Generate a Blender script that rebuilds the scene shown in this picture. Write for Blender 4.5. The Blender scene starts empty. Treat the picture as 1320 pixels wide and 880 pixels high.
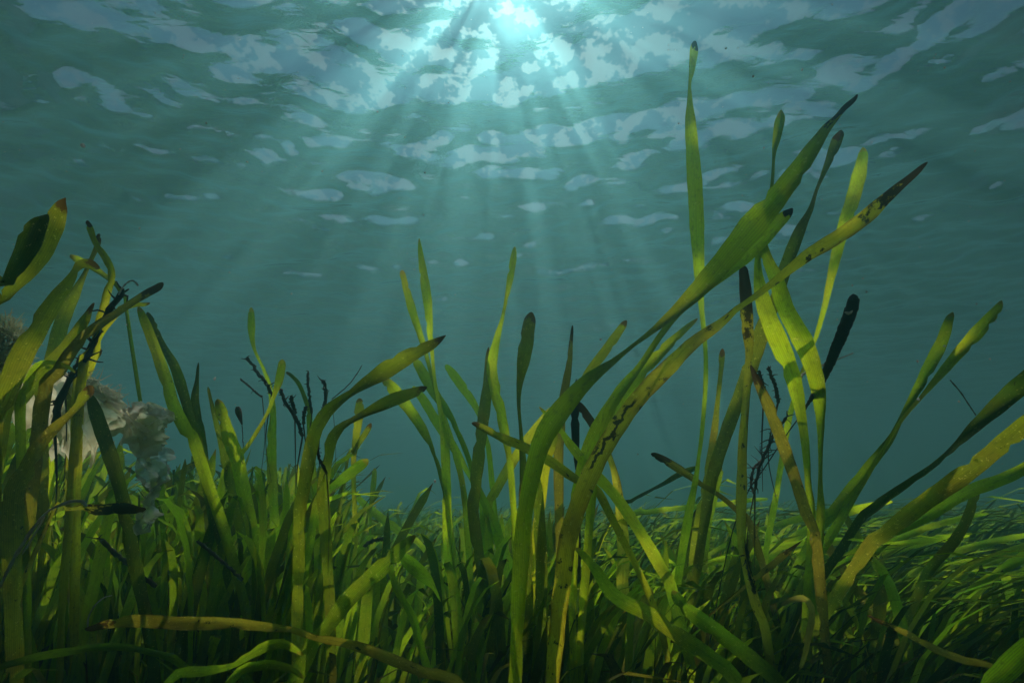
import bpy, bmesh, math, random
import numpy as np
from mathutils import Vector, Matrix
R = math.radians
scene = bpy.context.scene

# ------------------------------------------------------------------ camera
F = 650.0                      # focal length in photo pixels (photo 1320 x 880)
CAM = Vector((0, 0, 0.30)); PITCH = R(17.9)
cam_d = bpy.data.cameras.new('camera'); cam = bpy.data.objects.new('camera', cam_d)
scene.collection.objects.link(cam); scene.camera = cam
cam_d.sensor_width = 36.0; cam_d.lens = 36.0 * F / 1320.0
cam_d.clip_start = 0.01; cam_d.clip_end = 500
cam.location = CAM; cam.rotation_euler = (R(90) + PITCH, 0, 0)
FW = Vector((0, math.cos(PITCH), math.sin(PITCH))); UP = Vector((0, -math.sin(PITCH), math.cos(PITCH))); RT = Vector((1, 0, 0))

# ------------------------------------------------------------------ sky, sun, exposure
SUN_EL, SUN_AZ = R(55.5), R(-2.5)     # high in front of the camera, just above the frame
world = bpy.data.worlds.new('World'); scene.world = world; world.use_nodes = True
nt = world.node_tree; bg = nt.nodes['Background']
sky = nt.nodes.new('ShaderNodeTexSky'); sky.sky_type = 'NISHITA'; sky.sun_disc = False
sky.sun_elevation = SUN_EL; sky.sun_rotation = SUN_AZ
nt.links.new(sky.outputs[0], bg.inputs[0]); bg.inputs[1].default_value = 0.05
sun_d = bpy.data.lights.new('sun', 'SUN'); sun = bpy.data.objects.new('sun', sun_d); scene.collection.objects.link(sun)
sun_d.energy = 5.0; sun_d.angle = R(0.5); sun_d.color = (1.0, 0.96, 0.88)
sun.rotation_euler = Vector((math.sin(SUN_AZ) * math.cos(SUN_EL), math.cos(SUN_AZ) * math.cos(SUN_EL), math.sin(SUN_EL))).to_track_quat('Z', 'Y').to_euler()
sun.location = (0, 6, 6)
scene.view_settings.view_transform = 'Standard'; scene.view_settings.look = 'None'
scene.view_settings.gamma = 1.0; scene.view_settings.exposure = -0.6
cy = scene.cycles
cy.max_bounces = 8; cy.diffuse_bounces = 3; cy.glossy_bounces = 2; cy.transmission_bounces = 4
cy.volume_bounces = 1; cy.transparent_max_bounces = 12
cy.sample_clamp_indirect = 4.0
PS, PHI, PLO = 9, 5.0, 0.0
SURF_Z = 1.80
def waves(X, Y):
    rng = np.random.RandomState(77)
    Z = np.zeros_like(X)
    for i in range(100):
        lam = 0.075 * (0.62 / 0.075) ** rng.rand()
        a = R(82) + rng.randn() * R(33)
        k = 2 * math.pi / lam
        amp = 0.0310 / k * (0.6 + 0.8 * rng.rand())
        kx, ky = k * math.cos(a), k * math.sin(a)
        w = np.sin(kx * X + ky * Y + rng.rand() * 6.283 + 0.8 * np.sin(0.7 * X * math.sin(i) + 0.9 * Y * math.cos(i)))
        Z += amp * w
    return Z
n = 800
t = np.linspace(-1, 1, n)
gx = np.sinh(t * 3.6) / math.sinh(3.6) * 45
gy = 2.5 + np.sinh(t * 3.6) / math.sinh(3.6) * 45
X, Y = np.meshgrid(gx, gy)
Z = SURF_Z + waves(X, Y)
co = np.stack([X, Y, Z], -1).reshape(-1, 3)
idx = np.arange(n * n).reshape(n, n)
q = np.stack([idx[:-1, :-1], idx[:-1, 1:], idx[1:, 1:], idx[1:, :-1]], -1).reshape(-1, 4)
me = bpy.data.meshes.new('water_surface')
me.vertices.add(len(co)); me.vertices.foreach_set('co', co.ravel())
me.loops.add(q.size); me.loops.foreach_set('vertex_index', q.ravel())
me.polygons.add(len(q)); me.polygons.foreach_set('loop_start', np.arange(0, q.size, 4)); me.polygons.foreach_set('use_smooth', np.ones(len(q), bool))
me.update(calc_edges=True)
ws = bpy.data.objects.new('water_surface', me); scene.collection.objects.link(ws); ws['kind'] = 'structure'
m = bpy.data.materials.new('sea_surface'); m.use_nodes = True; nt = m.node_tree; nt.nodes.clear()
N = nt.nodes.new; L = nt.links.new
out = N('ShaderNodeOutputMaterial'); mix = N('ShaderNodeMixShader'); tr = N('ShaderNodeBsdfTransparent'); gl = N('ShaderNodeBsdfGlossy')
gl.inputs['Roughness'].default_value = 0.02; gl.inputs['Color'].default_value = (1, 1, 1, 1)
fr = N('ShaderNodeFresnel'); fr.inputs['IOR'].default_value = 1.333

mx2 = N('ShaderNodeMixShader'); mx2.inputs[0].default_value = 0.5; rf = N('ShaderNodeBsdfRefraction'); rf.inputs['IOR'].default_value = 1.333; rf.inputs['Roughness'].default_value = 0.0
L(rf.outputs[0], mx2.inputs[1]); L(tr.outputs[0], mx2.inputs[2])
L(fr.outputs[0], mix.inputs[0]); L(mx2.outputs[0], mix.inputs[1]); L(gl.outputs[0], mix.inputs[2]); L(mix.outputs[0], out.inputs[0])


# painted noise mask gates sunlight into shafts, standing in for focusing by waves
def smap(v, a, b, c, d):
    mr = N('ShaderNodeMapRange'); mr.interpolation_type = 'SMOOTHSTEP'
    for k, x in zip(('From Min', 'From Max', 'To Min', 'To Max'), (a, b, c, d)): mr.inputs[k].default_value = x
    L(v, mr.inputs['Value']); return mr.outputs[0]
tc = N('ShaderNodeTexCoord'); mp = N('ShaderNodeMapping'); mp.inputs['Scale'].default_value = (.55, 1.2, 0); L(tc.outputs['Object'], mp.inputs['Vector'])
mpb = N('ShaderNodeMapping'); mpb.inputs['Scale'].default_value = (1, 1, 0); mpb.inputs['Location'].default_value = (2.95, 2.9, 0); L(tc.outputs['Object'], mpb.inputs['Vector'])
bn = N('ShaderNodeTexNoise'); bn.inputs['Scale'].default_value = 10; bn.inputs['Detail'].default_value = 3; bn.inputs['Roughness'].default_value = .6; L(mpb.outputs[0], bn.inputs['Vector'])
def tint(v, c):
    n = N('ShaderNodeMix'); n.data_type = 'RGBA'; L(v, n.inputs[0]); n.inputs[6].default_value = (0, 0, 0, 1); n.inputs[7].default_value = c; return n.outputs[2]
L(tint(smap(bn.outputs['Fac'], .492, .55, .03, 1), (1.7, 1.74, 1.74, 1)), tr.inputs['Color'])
L(tint(smap(bn.outputs['Fac'], .492, .55, 1, .03), (1.0, 1.26, 1.46, 1)), rf.inputs['Color'])  # refracted share takes the inverse mask, so the shaft pattern shows less
rn = N('ShaderNodeTexNoise'); rn.inputs['Scale'].default_value = 17; rn.inputs['Detail'].default_value = 3; rn.inputs['Distortion'].default_value = .4; L(mp.outputs[0], rn.inputs['Vector'])
rb = N('ShaderNodeBump'); rb.inputs['Strength'].default_value = 1; rb.inputs['Distance'].default_value = .004; L(rn.outputs['Fac'], rb.inputs['Height'])
for q_ in (fr, gl, rf): L(rb.outputs[0], q_.inputs['Normal'])
me.materials.append(m)

# the water itself: one closed box of scattering medium
bm = bmesh.new(); bmesh.ops.create_cube(bm, size=1)
for v in bm.verts: v.co = Vector((v.co.x * 94, v.co.y * 94 + 2.5, -1.2 if v.co.z < 0 else SURF_Z + 0.28))
me = bpy.data.meshes.new('haze'); bm.to_mesh(me); hz = bpy.data.objects.new('haze', me); scene.collection.objects.link(hz); hz['kind'] = 'stuff'
m = bpy.data.materials.new('sea_water'); m.use_nodes = True; nt = m.node_tree; nt.nodes.clear()
out = nt.nodes.new('ShaderNodeOutputMaterial'); pv = nt.nodes.new('ShaderNodeVolumePrincipled')
pv.inputs['Color'].default_value = (0.42, 0.88, 0.96, 1); pv.inputs['Density'].default_value = 0.16
pv.inputs['Anisotropy'].default_value = 0.83; pv.inputs['Absorption Color'].default_value = (0.3, 0.5, 0.5, 1)

p2 = nt.nodes.new('ShaderNodeVolumePrincipled'); ad = nt.nodes.new('ShaderNodeAddShader')
p2.inputs['Color'].default_value = (0.03, 0.62, 0.70, 1); p2.inputs['Density'].default_value = 0.12
p2.inputs['Anisotropy'].default_value = 0.5; p2.inputs['Absorption Color'].default_value = (0.1, 0.6, 0.65, 1)
nt.links.new(pv.outputs[0], ad.inputs[0]); nt.links.new(p2.outputs[0], ad.inputs[1])
nt.links.new(ad.outputs[0], out.inputs['Volume']); me.materials.append(m)
# seabed
bm = bmesh.new(); bmesh.ops.create_grid(bm, x_segments=60, y_segments=60, size=44)
for v in bm.verts: v.co.y += 2.5
me = bpy.data.meshes.new('seabed'); bm.to_mesh(me); sb = bpy.data.objects.new('seabed', me); scene.collection.objects.link(sb); sb['kind'] = 'structure'
m = bpy.data.materials.new('silt'); m.use_nodes = True; m.node_tree.nodes['Principled BSDF'].inputs['Base Color'].default_value = (.06, .07, .03, 1)
me.materials.append(m)

# ------------------------------------------------------------------ helpers
def P(px, py, d):
    """world point seen at photo pixel (px, py), d metres in front of the camera"""
    d, px, py = float(d), float(px), float(py)
    return CAM + d * (FW + (px - 660) / F * RT - (py - 440) / F * UP)
def ground_point(px, d):
    d, px = float(d), float(px)
    b = (CAM.z / d + math.sin(PITCH)) / math.cos(PITCH)
    return CAM + d * (FW + (px - 660) / F * RT - b * UP)
def link(o, parent=None):
    scene.collection.objects.link(o)
    if parent is not None:
        o.parent = parent
        o.matrix_parent_inverse = Matrix.Translation(parent.location).inverted()
    return o
def tag(o, label=None, cat=None, group=None, kind=None):
    if label: o['label'] = label
    if cat: o['category'] = cat
    if group: o['group'] = group
    if kind: o['kind'] = kind
    return o
def empty(name, loc):
    o = bpy.data.objects.new(name, None); o.location = loc; o.empty_display_size = .02
    return link(o)
def np_mesh(name, co, faces, uv=None, mat=None, smooth=True):
    me = bpy.data.meshes.new(name)
    co = np.asarray(co, float).reshape(-1, 3); faces = np.asarray(faces, int); k = faces.shape[1]
    me.vertices.add(len(co)); me.vertices.foreach_set('co', co.ravel())
    me.loops.add(faces.size); me.loops.foreach_set('vertex_index', faces.ravel())
    me.polygons.add(len(faces)); me.polygons.foreach_set('loop_start', np.arange(0, faces.size, k))
    me.polygons.foreach_set('use_smooth', np.full(len(faces), smooth))
    if uv is not None:
        l = me.uv_layers.new(name='UVMap'); l.data.foreach_set('uv', np.asarray(uv, float).reshape(-1, 2)[faces.ravel()].ravel())
    me.update(calc_edges=True)
    if mat: me.materials.append(mat)
    return me
def catmull(pts, n, pw=1.0):
    """resample rows of pts (any number of columns, first 3 are xyz) evenly along their length"""
    p = np.asarray(pts, float); p = np.vstack([2 * p[0] - p[1], p, 2 * p[-1] - p[-2]])
    out = []
    for i in range(1, len(p) - 2):
        for u in np.linspace(0, 1, 9)[:-1]:
            a, b, c, d = p[i-1], p[i], p[i+1], p[i+2]
            out.append(.5 * ((2*b) + (c-a)*u + (2*a-5*b+4*c-d)*u*u + (3*b-a-3*c+d)*u**3))
    out.append(p[-2]); out = np.array(out)
    s = np.r_[0, np.cumsum(np.linalg.norm(np.diff(out[:, :3], axis=0), axis=1))]
    t = s[-1] * np.linspace(0, 1, n) ** pw
    return np.stack([np.interp(t, s, out[:, k]) for k in range(out.shape[1])], 1), t

# ------------------------------------------------------------------ materials
def nodes(name):
    m = bpy.data.materials.new(name); m.use_nodes = True; nt = m.node_tree; nt.nodes.clear()
    return m, nt, nt.nodes.new, nt.links.new
def leaf_mat(name, base, old, trans=0.7, tip=None, tip_len=0.0, spots=0.0, streak=None, edge=0.0, gain=4.1):
    """seagrass leaf: u across, v = metres from the tip. old = colour of aged mottled areas, tip = colour of the dead tip"""
    m, nt, N, L = nodes(name)
    out = N('ShaderNodeOutputMaterial'); uvn = N('ShaderNodeUVMap'); sep = N('ShaderNodeSeparateXYZ'); L(uvn.outputs[0], sep.inputs[0])
    oi = N('ShaderNodeObjectInfo')
    def math_(op, a, b=None, c=None):
        n = N('ShaderNodeMath'); n.operation = op
        for i, x in enumerate((a, b, c)):
            if x is None: continue
            if isinstance(x, (int, float)): n.inputs[i].default_value = x
            else: L(x, n.inputs[i])
        return n.outputs[0]
    def smap(v, a, b, c=0., d=1.):
        n = N('ShaderNodeMapRange'); n.interpolation_type = 'SMOOTHSTEP'
        for k, x in zip(('From Min', 'From Max', 'To Min', 'To Max'), (a, b, c, d)): n.inputs[k].default_value = x
        L(v, n.inputs['Value']); return n.outputs[0]
    def mixc(f, a, b):
        n = N('ShaderNodeMix'); n.data_type = 'RGBA'
        if isinstance(f, (int, float)): n.inputs[0].default_value = f
        else: L(f, n.inputs[0])
        for i, x in ((6, a), (7, b)):
            if isinstance(x, tuple): n.inputs[i].default_value = (*x, 1)
            else: L(x, n.inputs[i])
        return n.outputs[2]
    cmb = N('ShaderNodeCombineXYZ'); off = math_('MULTIPLY', oi.outputs['Random'], 37.0)
    L(math_('MULTIPLY', sep.outputs[0], .011), cmb.inputs[0]); L(math_('ADD', sep.outputs[1], off), cmb.inputs[1]); L(off, cmb.inputs[2])
    def noise(sc, det, stretch=1.0, ro=.55):
        mp = N('ShaderNodeMapping'); mp.inputs['Scale'].default_value = (1, stretch, 1); L(cmb.outputs[0], mp.inputs[0])
        n = N('ShaderNodeTexNoise'); n.inputs['Scale'].default_value = sc; n.inputs['Detail'].default_value = det; n.inputs['Roughness'].default_value = ro
        L(mp.outputs[0], n.inputs['Vector']); return n.outputs['Fac']
    big = noise(22, 3, .8)
    col = mixc(smap(big, .42, .72, 0, .75), base, old)
    # parallel veins
    vein = math_('SINE', math_('MULTIPLY', sep.outputs[0], 62.0))
    col = mixc(smap(vein, .1, 1.0, 0, .38), col, tuple(x * .35 for x in base))
    mid = smap(math_('ABSOLUTE', math_('SUBTRACT', sep.outputs[0], .5)), .0, .07, .3, 0)
    col = mixc(mid, col, tuple(x * .5 for x in base))
    fine = noise(420, 3, .5, .7)
    col = mixc(smap(fine, .48, .72, 0, .5), col, tuple(x * .3 for x in base))
    dead = (.012, .008, .004)
    col = mixc(smap(noise(520, 2, .9, .6), .64, .70, 0, .55), col, (.26, .27, .17))     # crusts of pale epiphytes
    # epiphyte and rot spots
    sp = noise(150, 4, .7, .65)
    col = mixc(smap(sp, .70 - .16 * spots, .73 - .12 * spots, 0, 1 if spots else .8), col, dead)
    if edge:
        e = math_('ABSOLUTE', math_('SUBTRACT', sep.outputs[0], .5))
        e = math_('MULTIPLY', smap(e, .28, .5), smap(noise(60, 3, .6), .45, .6)); col = mixc(math_('MULTIPLY', e, edge), col, tuple(x * .6 for x in old))
    if tip:
        v = math_('ADD', sep.outputs[1], math_('MULTIPLY', math_('SUBTRACT', noise(170, 4, .8, .7), .5), tip_len * 3.0))
        col = mixc(smap(v, tip_len * .80, tip_len * 1.0, 1, 0), col, tip)
    if streak:
        a, b = streak
        u0 = math_('ABSOLUTE', math_('SUBTRACT', math_('ADD', sep.outputs[0], math_('MULTIPLY', math_('SUBTRACT', noise(120, 3), .5), .9)), .42))
        st = math_('MULTIPLY', smap(u0, .07, .13, 1, 0), math_('MULTIPLY', smap(sep.outputs[1], a, a + .006), smap(sep.outputs[1], b - .004, b, 1, 0)))
        col = mixc(st, col, dead)
    hsv = N('ShaderNodeHueSaturation'); L(col, hsv.inputs['Color'])
    L(math_('MULTIPLY_ADD', oi.outputs['Random'], .035, .4825), hsv.inputs['Hue']); L(math_('MULTIPLY_ADD', oi.outputs['Random'], -.5, 1.2), hsv.inputs['Value'])
    tc = N('ShaderNodeMix'); tc.data_type = 'RGBA'; tc.blend_type = 'MULTIPLY'; tc.inputs[0].default_value = 1; L(hsv.outputs[0], tc.inputs[6]); tc.inputs[7].default_value = (gain * 1.02, gain, gain * .3, 1)
    pb = N('ShaderNodeBsdfPrincipled'); L(hsv.outputs[0], pb.inputs['Base Color']); pb.inputs['Roughness'].default_value = .6; pb.inputs['IOR'].default_value = 1.08; pb.inputs['Specular IOR Level'].default_value = .2
    bp = N('ShaderNodeBump'); bp.inputs['Strength'].default_value = .25; bp.inputs['Distance'].default_value = .0004; L(math_('ADD', vein, math_('MULTIPLY', sp, 2.0)), bp.inputs['Height']); L(bp.outputs[0], pb.inputs['Normal'])
    tl = N('ShaderNodeBsdfTranslucent'); L(tc.outputs[2], tl.inputs['Color'])
    mx = N('ShaderNodeMixShader'); mx.inputs[0].default_value = trans; L(pb.outputs[0], mx.inputs[1]); L(tl.outputs[0], mx.inputs[2]); L(mx.outputs[0], out.inputs[0])
    return m
def plain_mat(name, a, b, rough=.6, scale=90, trans=0.0, see=0.0):
    m, nt, N, L = nodes(name)
    out = N('ShaderNodeOutputMaterial'); tc = N('ShaderNodeTexCoord'); n = N('ShaderNodeTexNoise'); n.inputs['Scale'].default_value = scale; n.inputs['Detail'].default_value = 5
    L(tc.outputs['Object'], n.inputs['Vector']); r = N('ShaderNodeValToRGB'); r.color_ramp.elements[0].color = (*a, 1); r.color_ramp.elements[1].color = (*b, 1)
    r.color_ramp.elements[0].position = .35; r.color_ramp.elements[1].position = .65
    L(n.outputs['Fac'], r.inputs[0]); pb = N('ShaderNodeBsdfPrincipled'); pb.inputs['Roughness'].default_value = rough; L(r.outputs[0], pb.inputs['Base Color'])
    bp = N('ShaderNodeBump'); bp.inputs['Distance'].default_value = .001; bp.inputs['Strength'].default_value = .3; L(n.outputs['Fac'], bp.inputs['Height']); L(bp.outputs[0], pb.inputs['Normal'])
    s = pb.outputs[0]
    if trans:
        t = N('ShaderNodeBsdfTranslucent'); L(r.outputs[0], t.inputs[0]); mx = N('ShaderNodeMixShader'); mx.inputs[0].default_value = trans; L(s, mx.inputs[1]); L(t.outputs[0], mx.inputs[2]); s = mx.outputs[0]
    if see:
        t = N('ShaderNodeBsdfTransparent'); mx = N('ShaderNodeMixShader'); L(s, mx.inputs[1]); L(t.outputs[0], mx.inputs[2]); s = mx.outputs[0]
        n2 = N('ShaderNodeTexNoise'); n2.inputs['Scale'].default_value = 45; n2.inputs['Detail'].default_value = 4; L(tc.outputs['Object'], n2.inputs['Vector'])
        q = N('ShaderNodeMapRange'); q.inputs['From Min'].default_value = .4; q.inputs['From Max'].default_value = .65; q.inputs['To Min'].default_value = see * .5; q.inputs['To Max'].default_value = min(1, see * 1.7); L(n2.outputs['Fac'], q.inputs['Value']); L(q.outputs[0], mx.inputs[0])
    L(s, out.inputs[0]); return m
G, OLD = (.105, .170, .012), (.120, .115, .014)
M = {
 'green': leaf_mat('leaf_green', G, OLD, tip=(.13, .12, .03), tip_len=.005),
 'fresh': leaf_mat('leaf_fresh', (.150, .215, .012), (.150, .170, .014), trans=.74, tip=(.16, .15, .03), tip_len=.004),
 'lime': leaf_mat('leaf_lime', (.175, .260, .016), (.150, .210, .014), trans=.7),
 'blacktip': leaf_mat('leaf_black_tip', (.150, .195, .012), (.165, .155, .014), trans=.8, tip=(.003, .0025, .002), tip_len=.022),
 'smalltip': leaf_mat('leaf_small_black_tip', (.150, .210, .012), (.150, .170, .014), trans=.8, tip=(.003, .0025, .002), tip_len=.007, spots=.15),
 'yellow': leaf_mat('leaf_yellow', (.175, .195, .014), (.150, .140, .016), trans=.62, spots=.25, tip=(.05, .03, .01), tip_len=.006),
 'speckled': leaf_mat('leaf_speckled', (.180, .190, .030), (.110, .095, .018), trans=.55, spots=.5, edge=.6, tip=(.016, .010, .006), tip_len=.05),
 'rotting': leaf_mat('leaf_rotting', (.200, .195, .024), (.110, .080, .014), trans=.62, spots=.72, edge=.85, tip=(.010, .006, .003), tip_len=.045, streak=(.25, .315)),
 'olive': leaf_mat('leaf_olive', (.080, .110, .012), (.090, .075, .014), trans=.5, spots=.1, tip=(.04, .025, .01), tip_len=.008),
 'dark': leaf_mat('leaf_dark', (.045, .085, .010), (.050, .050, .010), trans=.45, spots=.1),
 'brown': leaf_mat('leaf_brown', (.120, .118, .024), (.060, .052, .014), trans=.4, spots=.4, edge=.7, tip=(.02, .012, .006), tip_len=.02),
 'pale': leaf_mat('leaf_pale', (.300, .290, .130), (.180, .160, .060), trans=.45, spots=.25),
 'black': plain_mat('blackened_tissue', (.006, .005, .006), (.018, .013, .012), .7),
 'twig': plain_mat('rotten_twig', (.022, .016, .010), (.11, .078, .042), .8),
 'fibre': plain_mat('bleached_fibre', (.45, .45, .38), (.65, .65, .58), .6, trans=.3),
}

# ------------------------------------------------------------------ ribbons, tubes
NA = 5
def ribbon(name, mat, pts, parent, n=30, twist=1.0, bow=.10, blunt=.012):
    """pts: rows (x, y, z, apparent width, full width), tip first. One leaf: a bowed sheet that turns edge-on where it looks narrow"""
    r, s = catmull(pts, n, 1.7)
    c = r[:, :3]; tan = np.gradient(c, axis=0); tan /= np.linalg.norm(tan, axis=1)[:, None] + 1e-9
    view = c - np.array(CAM); view /= np.linalg.norm(view, axis=1)[:, None]
    side = np.cross(tan, view); side /= np.linalg.norm(side, axis=1)[:, None] + 1e-9
    nrm = np.cross(side, tan)
    aw = np.clip(r[:, 3], 1e-4, None); rw = np.maximum(r[:, 4], aw)
    ct = np.clip(aw / rw, .05, 1); st = np.sqrt(1 - ct * ct) * twist
    acr = side * ct[:, None] + nrm * st[:, None]; nn = np.cross(acr, tan)
    tipf = np.sqrt(np.clip(1 - (1 - np.clip(s / blunt, 0, 1)) ** 2, .0004, 1))
    k_ = np.random.RandomState(int(random.random() * 1e6)); w = rw * tipf * (1 + .035 * np.sin(s * 140 + k_.rand() * 6) + .03 * np.sin(s * 330 + k_.rand() * 6))
    u = np.linspace(-.5, .5, NA); prof = bow * (1 - (2 * u) ** 2)
    ph = random.random() * 6
    wav = .05 * np.sin(s[:, None] * 55 + ph + u[None, :] * 5)
    ue = np.repeat(u[None, :], n, 0)
    for side_ in (0, -1):                      # nibbled places along either edge
        for _ in range(k_.randint(1, 5)):
            j = k_.randint(3, n - 2); ue[j, side_] *= k_.uniform(.55, .85)
    co = c[:, None, :] + (w[:, None] * ue)[..., None] * acr[:, None, :] + (w[:, None] * (prof[None, :] + wav))[..., None] * nn[:, None, :]
    uv = np.stack(np.broadcast_arrays(u[None, :] + .5, s[:, None]), -1)
    idx = np.arange(n * NA).reshape(n, NA)
    q = np.stack([idx[:-1, :-1], idx[:-1, 1:], idx[1:, 1:], idx[1:, :-1]], -1).reshape(-1, 4)
    if parent is not None: co = co - np.array(parent.location)
    me = np_mesh(name, co, q, uv, mat)
    o = bpy.data.objects.new(name, me); scene.collection.objects.link(o)
    if parent is not None: o.parent = parent
    return o
def tube_geo(pts, rad, k=6, flat=1.0):
    c = np.asarray(pts, float); n = len(c)
    rad = np.broadcast_to(np.asarray(rad, float), (n,)) if np.ndim(rad) else np.full(n, rad)
    tan = np.gradient(c, axis=0); tan /= np.linalg.norm(tan, axis=1)[:, None] + 1e-9
    ref = np.array([.3, .9, .25]); a = np.cross(tan, ref); a /= np.linalg.norm(a, axis=1)[:, None] + 1e-9; b = np.cross(tan, a)
    th = np.linspace(0, 2 * math.pi, k, endpoint=False)
    co = c[:, None] + rad[:, None, None] * (np.cos(th)[None, :, None] * a[:, None] + flat * np.sin(th)[None, :, None] * b[:, None])
    i = np.arange(n * k).reshape(n, k); j = np.roll(i, -1, axis=1)
    q = np.stack([i[:-1], j[:-1], j[1:], i[1:]], -1).reshape(-1, 4)
    caps = np.array([[i[0, 0], i[0, 1], i[0, 2], i[0, 2]]])
    return co.reshape(-1, 3), q
class Geo:
    def __init__(s): s.c = []; s.f = []; s.n = 0
    def add(s, co, q): s.c.append(co); s.f.append(q + s.n); s.n += len(co)
    def build(s, name, mat, parent=None, origin=None):
        co = np.vstack(s.c); org = np.array(parent.location) if parent is not None else (np.array(origin) if origin is not None else np.zeros(3))
        me = np_mesh(name, co - org, np.vstack(s.f), None, mat)
        o = bpy.data.objects.new(name, me); scene.collection.objects.link(o)
        if parent is not None: o.parent = parent
        elif origin is not None: o.location = origin
        return o
def px_path(pl, d, n=24, dt=None, root=None):
    dt = d if dt is None else dt
    a = np.array([tuple(P(x, y, 1)) for x, y in pl])
    cum = np.r_[0, np.cumsum([math.hypot(pl[i+1][0]-pl[i][0], pl[i+1][1]-pl[i][1]) for i in range(len(pl)-1)])]
    t = cum / cum[-1]
    pts = [tuple(P(x, y, dt + (d - dt) * k)) for (x, y), k in zip(pl, t)]
    if root is not None: pts.append(tuple(root))
    return catmull(pts, n)[0]
def frayed(g, path, r, barbs, blen, rng):
    n = len(path); rr = r * (.75 + .35 * rng.rand(n)); rr[0] *= .3
    path = path + rng.randn(n, 3) * r * .22
    g.add(*tube_geo(path, rr))
    for _ in range(barbs):
        i = rng.randint(0, n - 1); p0 = path[i]; dr = rng.randn(3); dr[2] += .4; dr /= np.linalg.norm(dr)
        l = blen * (.4 + rng.rand()); m = p0 + dr * l * .5 + rng.randn(3) * l * .12; e = p0 + dr * l + rng.randn(3) * l * .25
        g.add(*tube_geo(catmull([p0, m, e], 5)[0], np.linspace(r * .45, r * .12, 5), 4))

# ------------------------------------------------------------------ the seagrass shoots one can follow in the photograph
def shoot(label, rx, d, leaves, cat='seagrass', name='seagrass_shoot', group=None):
    root = ground_point(rx, d)
    e = empty(name, root); tag(e, label, cat, group)
    for k, lf in enumerate(leaves):
        mat, dt, pl = lf[:3]; lab = lf[3] if len(lf) > 3 else None
        cum = np.r_[0, np.cumsum([math.hypot(pl[i+1][0]-pl[i][0], pl[i+1][1]-pl[i][1]) for i in range(len(pl)-1)])]
        # pixel position of the root, to spread the change of depth over the whole leaf
        rel = root - CAM; dd = rel.dot(FW); rpx = 660 + rel.dot(RT) / dd * F; rpy = 440 - rel.dot(UP) / dd * F
        tot = cum[-1] + math.hypot(rpx - pl[-1][0], rpy - pl[-1][1]) * .8
        pts = []; W = .85 * max(p[2] * (dt + (d - dt) * c / tot) for p, c in zip(pl, cum)) / F
        for (x, y, w), c in zip(pl, cum):
            dep = dt + (d - dt) * c / tot; a = .85 * w * dep / F
            pts.append((*P(x, y, dep), a, .5 * W + .5 * a))
        last = Vector(pts[-1][:3]); lw = pts[-1][3]
        off = Vector(((k - (len(leaves) - 1) / 2) * .004, (k % 2) * .003, 0))
        # below the traced part the leaf runs on to its sheath
        prev = Vector(pts[-2][:3]); dirn = (last - prev).normalized(); base = root + off
        gap = (base - last).length
        mid = (last + dirn * gap * .33) * .5 + (base + Vector((0, 0, gap * .33))) * .5
        pts.append((*mid, max(.8 * lw, .5 * W), W)); pts.append((*base, .5 * W, .6 * W))
        L_ = sum((Vector(pts[i+1][:3]) - Vector(pts[i][:3])).length for i in range(len(pts)-1))
        o = ribbon('leaf', M[mat] if isinstance(mat, str) else mat, pts, e, n=max(34, int(L_ / .008)), twist=random.choice((-1, 1)), blunt=.35 * W + .002)
        if lab: o['label'] = lab
    return e
random.seed(5)
S = shoot
S('upright shoot whose single slim leaf reaches highest, its rounded tip near the bright surface', 872, .46, [
 ('smalltip', .44, [(897,53,9),(895,66,13),(892,88,10),(889,106,5),(889,128,8),(890,160,15),(894,210,20),(897,260,22),(899,310,19),(902,360,13),(905,400,8),(909,450,7),(909,500,6),(905,560,6),(896,620,8),(885,680,12)])])
S('seagrass shoot with the broadest leaf, glowing green and leaning right to a thin black tip', 668, .36, [
 ('blacktip', .30, [(1104,122,4),(1094,133,9),(1080,148,6),(1068,161,12),(1052,184,18),(1024,226,28),(986,272,37),(963,300,39),(935,333,33),(903,370,26),(870,403,17),(840,428,9),(815,446,7),(792,464,10),(765,483,18),(747,500,24),(722,530,30),(700,565,30),(688,605,27),(678,650,24),(672,710,24)])])
S('shoot whose green leaf follows behind the broadest one and ends in a short blackened nub', 762, .42, [
 ('smalltip', .36, [(1021,268,7),(1010,279,16),(986,305,22),(958,330,25),(935,350,21),(893,384,13),(870,408,9),(850,434,8),(832,462,9),(812,490,12),(790,520,16),(775,560,17),(768,600,15),(762,650,14)]),
 ('fresh', .42, [(899,410,4),(885,422,8),(866,440,12),(840,466,18),(814,492,24),(792,520,24),(772,550,22),(756,582,17),(746,620,14),(740,670,14)])])
S('long arching shoot whose leaf rots from yellow into a dark brown tip at upper right', 714, .38, [
 ('rotting', .34, [(1196,210,4),(1178,226,9),(1145,254,17),(1117,279,22),(1080,305,22),(1042,328,17),(1010,354,12),(977,380,9),(949,399,10),(930,416,14),(894,441,19),(862,473,23),(834,501,25),(807,534,25),(780,575,27),(758,618,27),(743,658,27),(731,700,27),(725,753,26),(719,800,24)])])
S('tall shoot pinched thin below a small round tip, just left of the paddle tipped leaf', 1046, .44, [
 ('fresh', .40, [(1006,142,8),(1005,156,14),(1001,179,12),(997,202,5),(995,235,4),(990,270,5),(982,305,8),(977,335,10),(979,368,17),(988,403,24),(1007,448,26),(1023,489,22),(1032,534,15),(1038,578,10),(1042,623,8),(1046,680,12)]),
 ('fresh', .40, [(980,300,10),(986,328,14),(1001,360,19),(1013,398,24),(1034,438,27),(1047,472,24),(1055,507,18),(1058,545,11),(1058,580,7),(1057,625,7),(1056,690,12)])])
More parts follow.
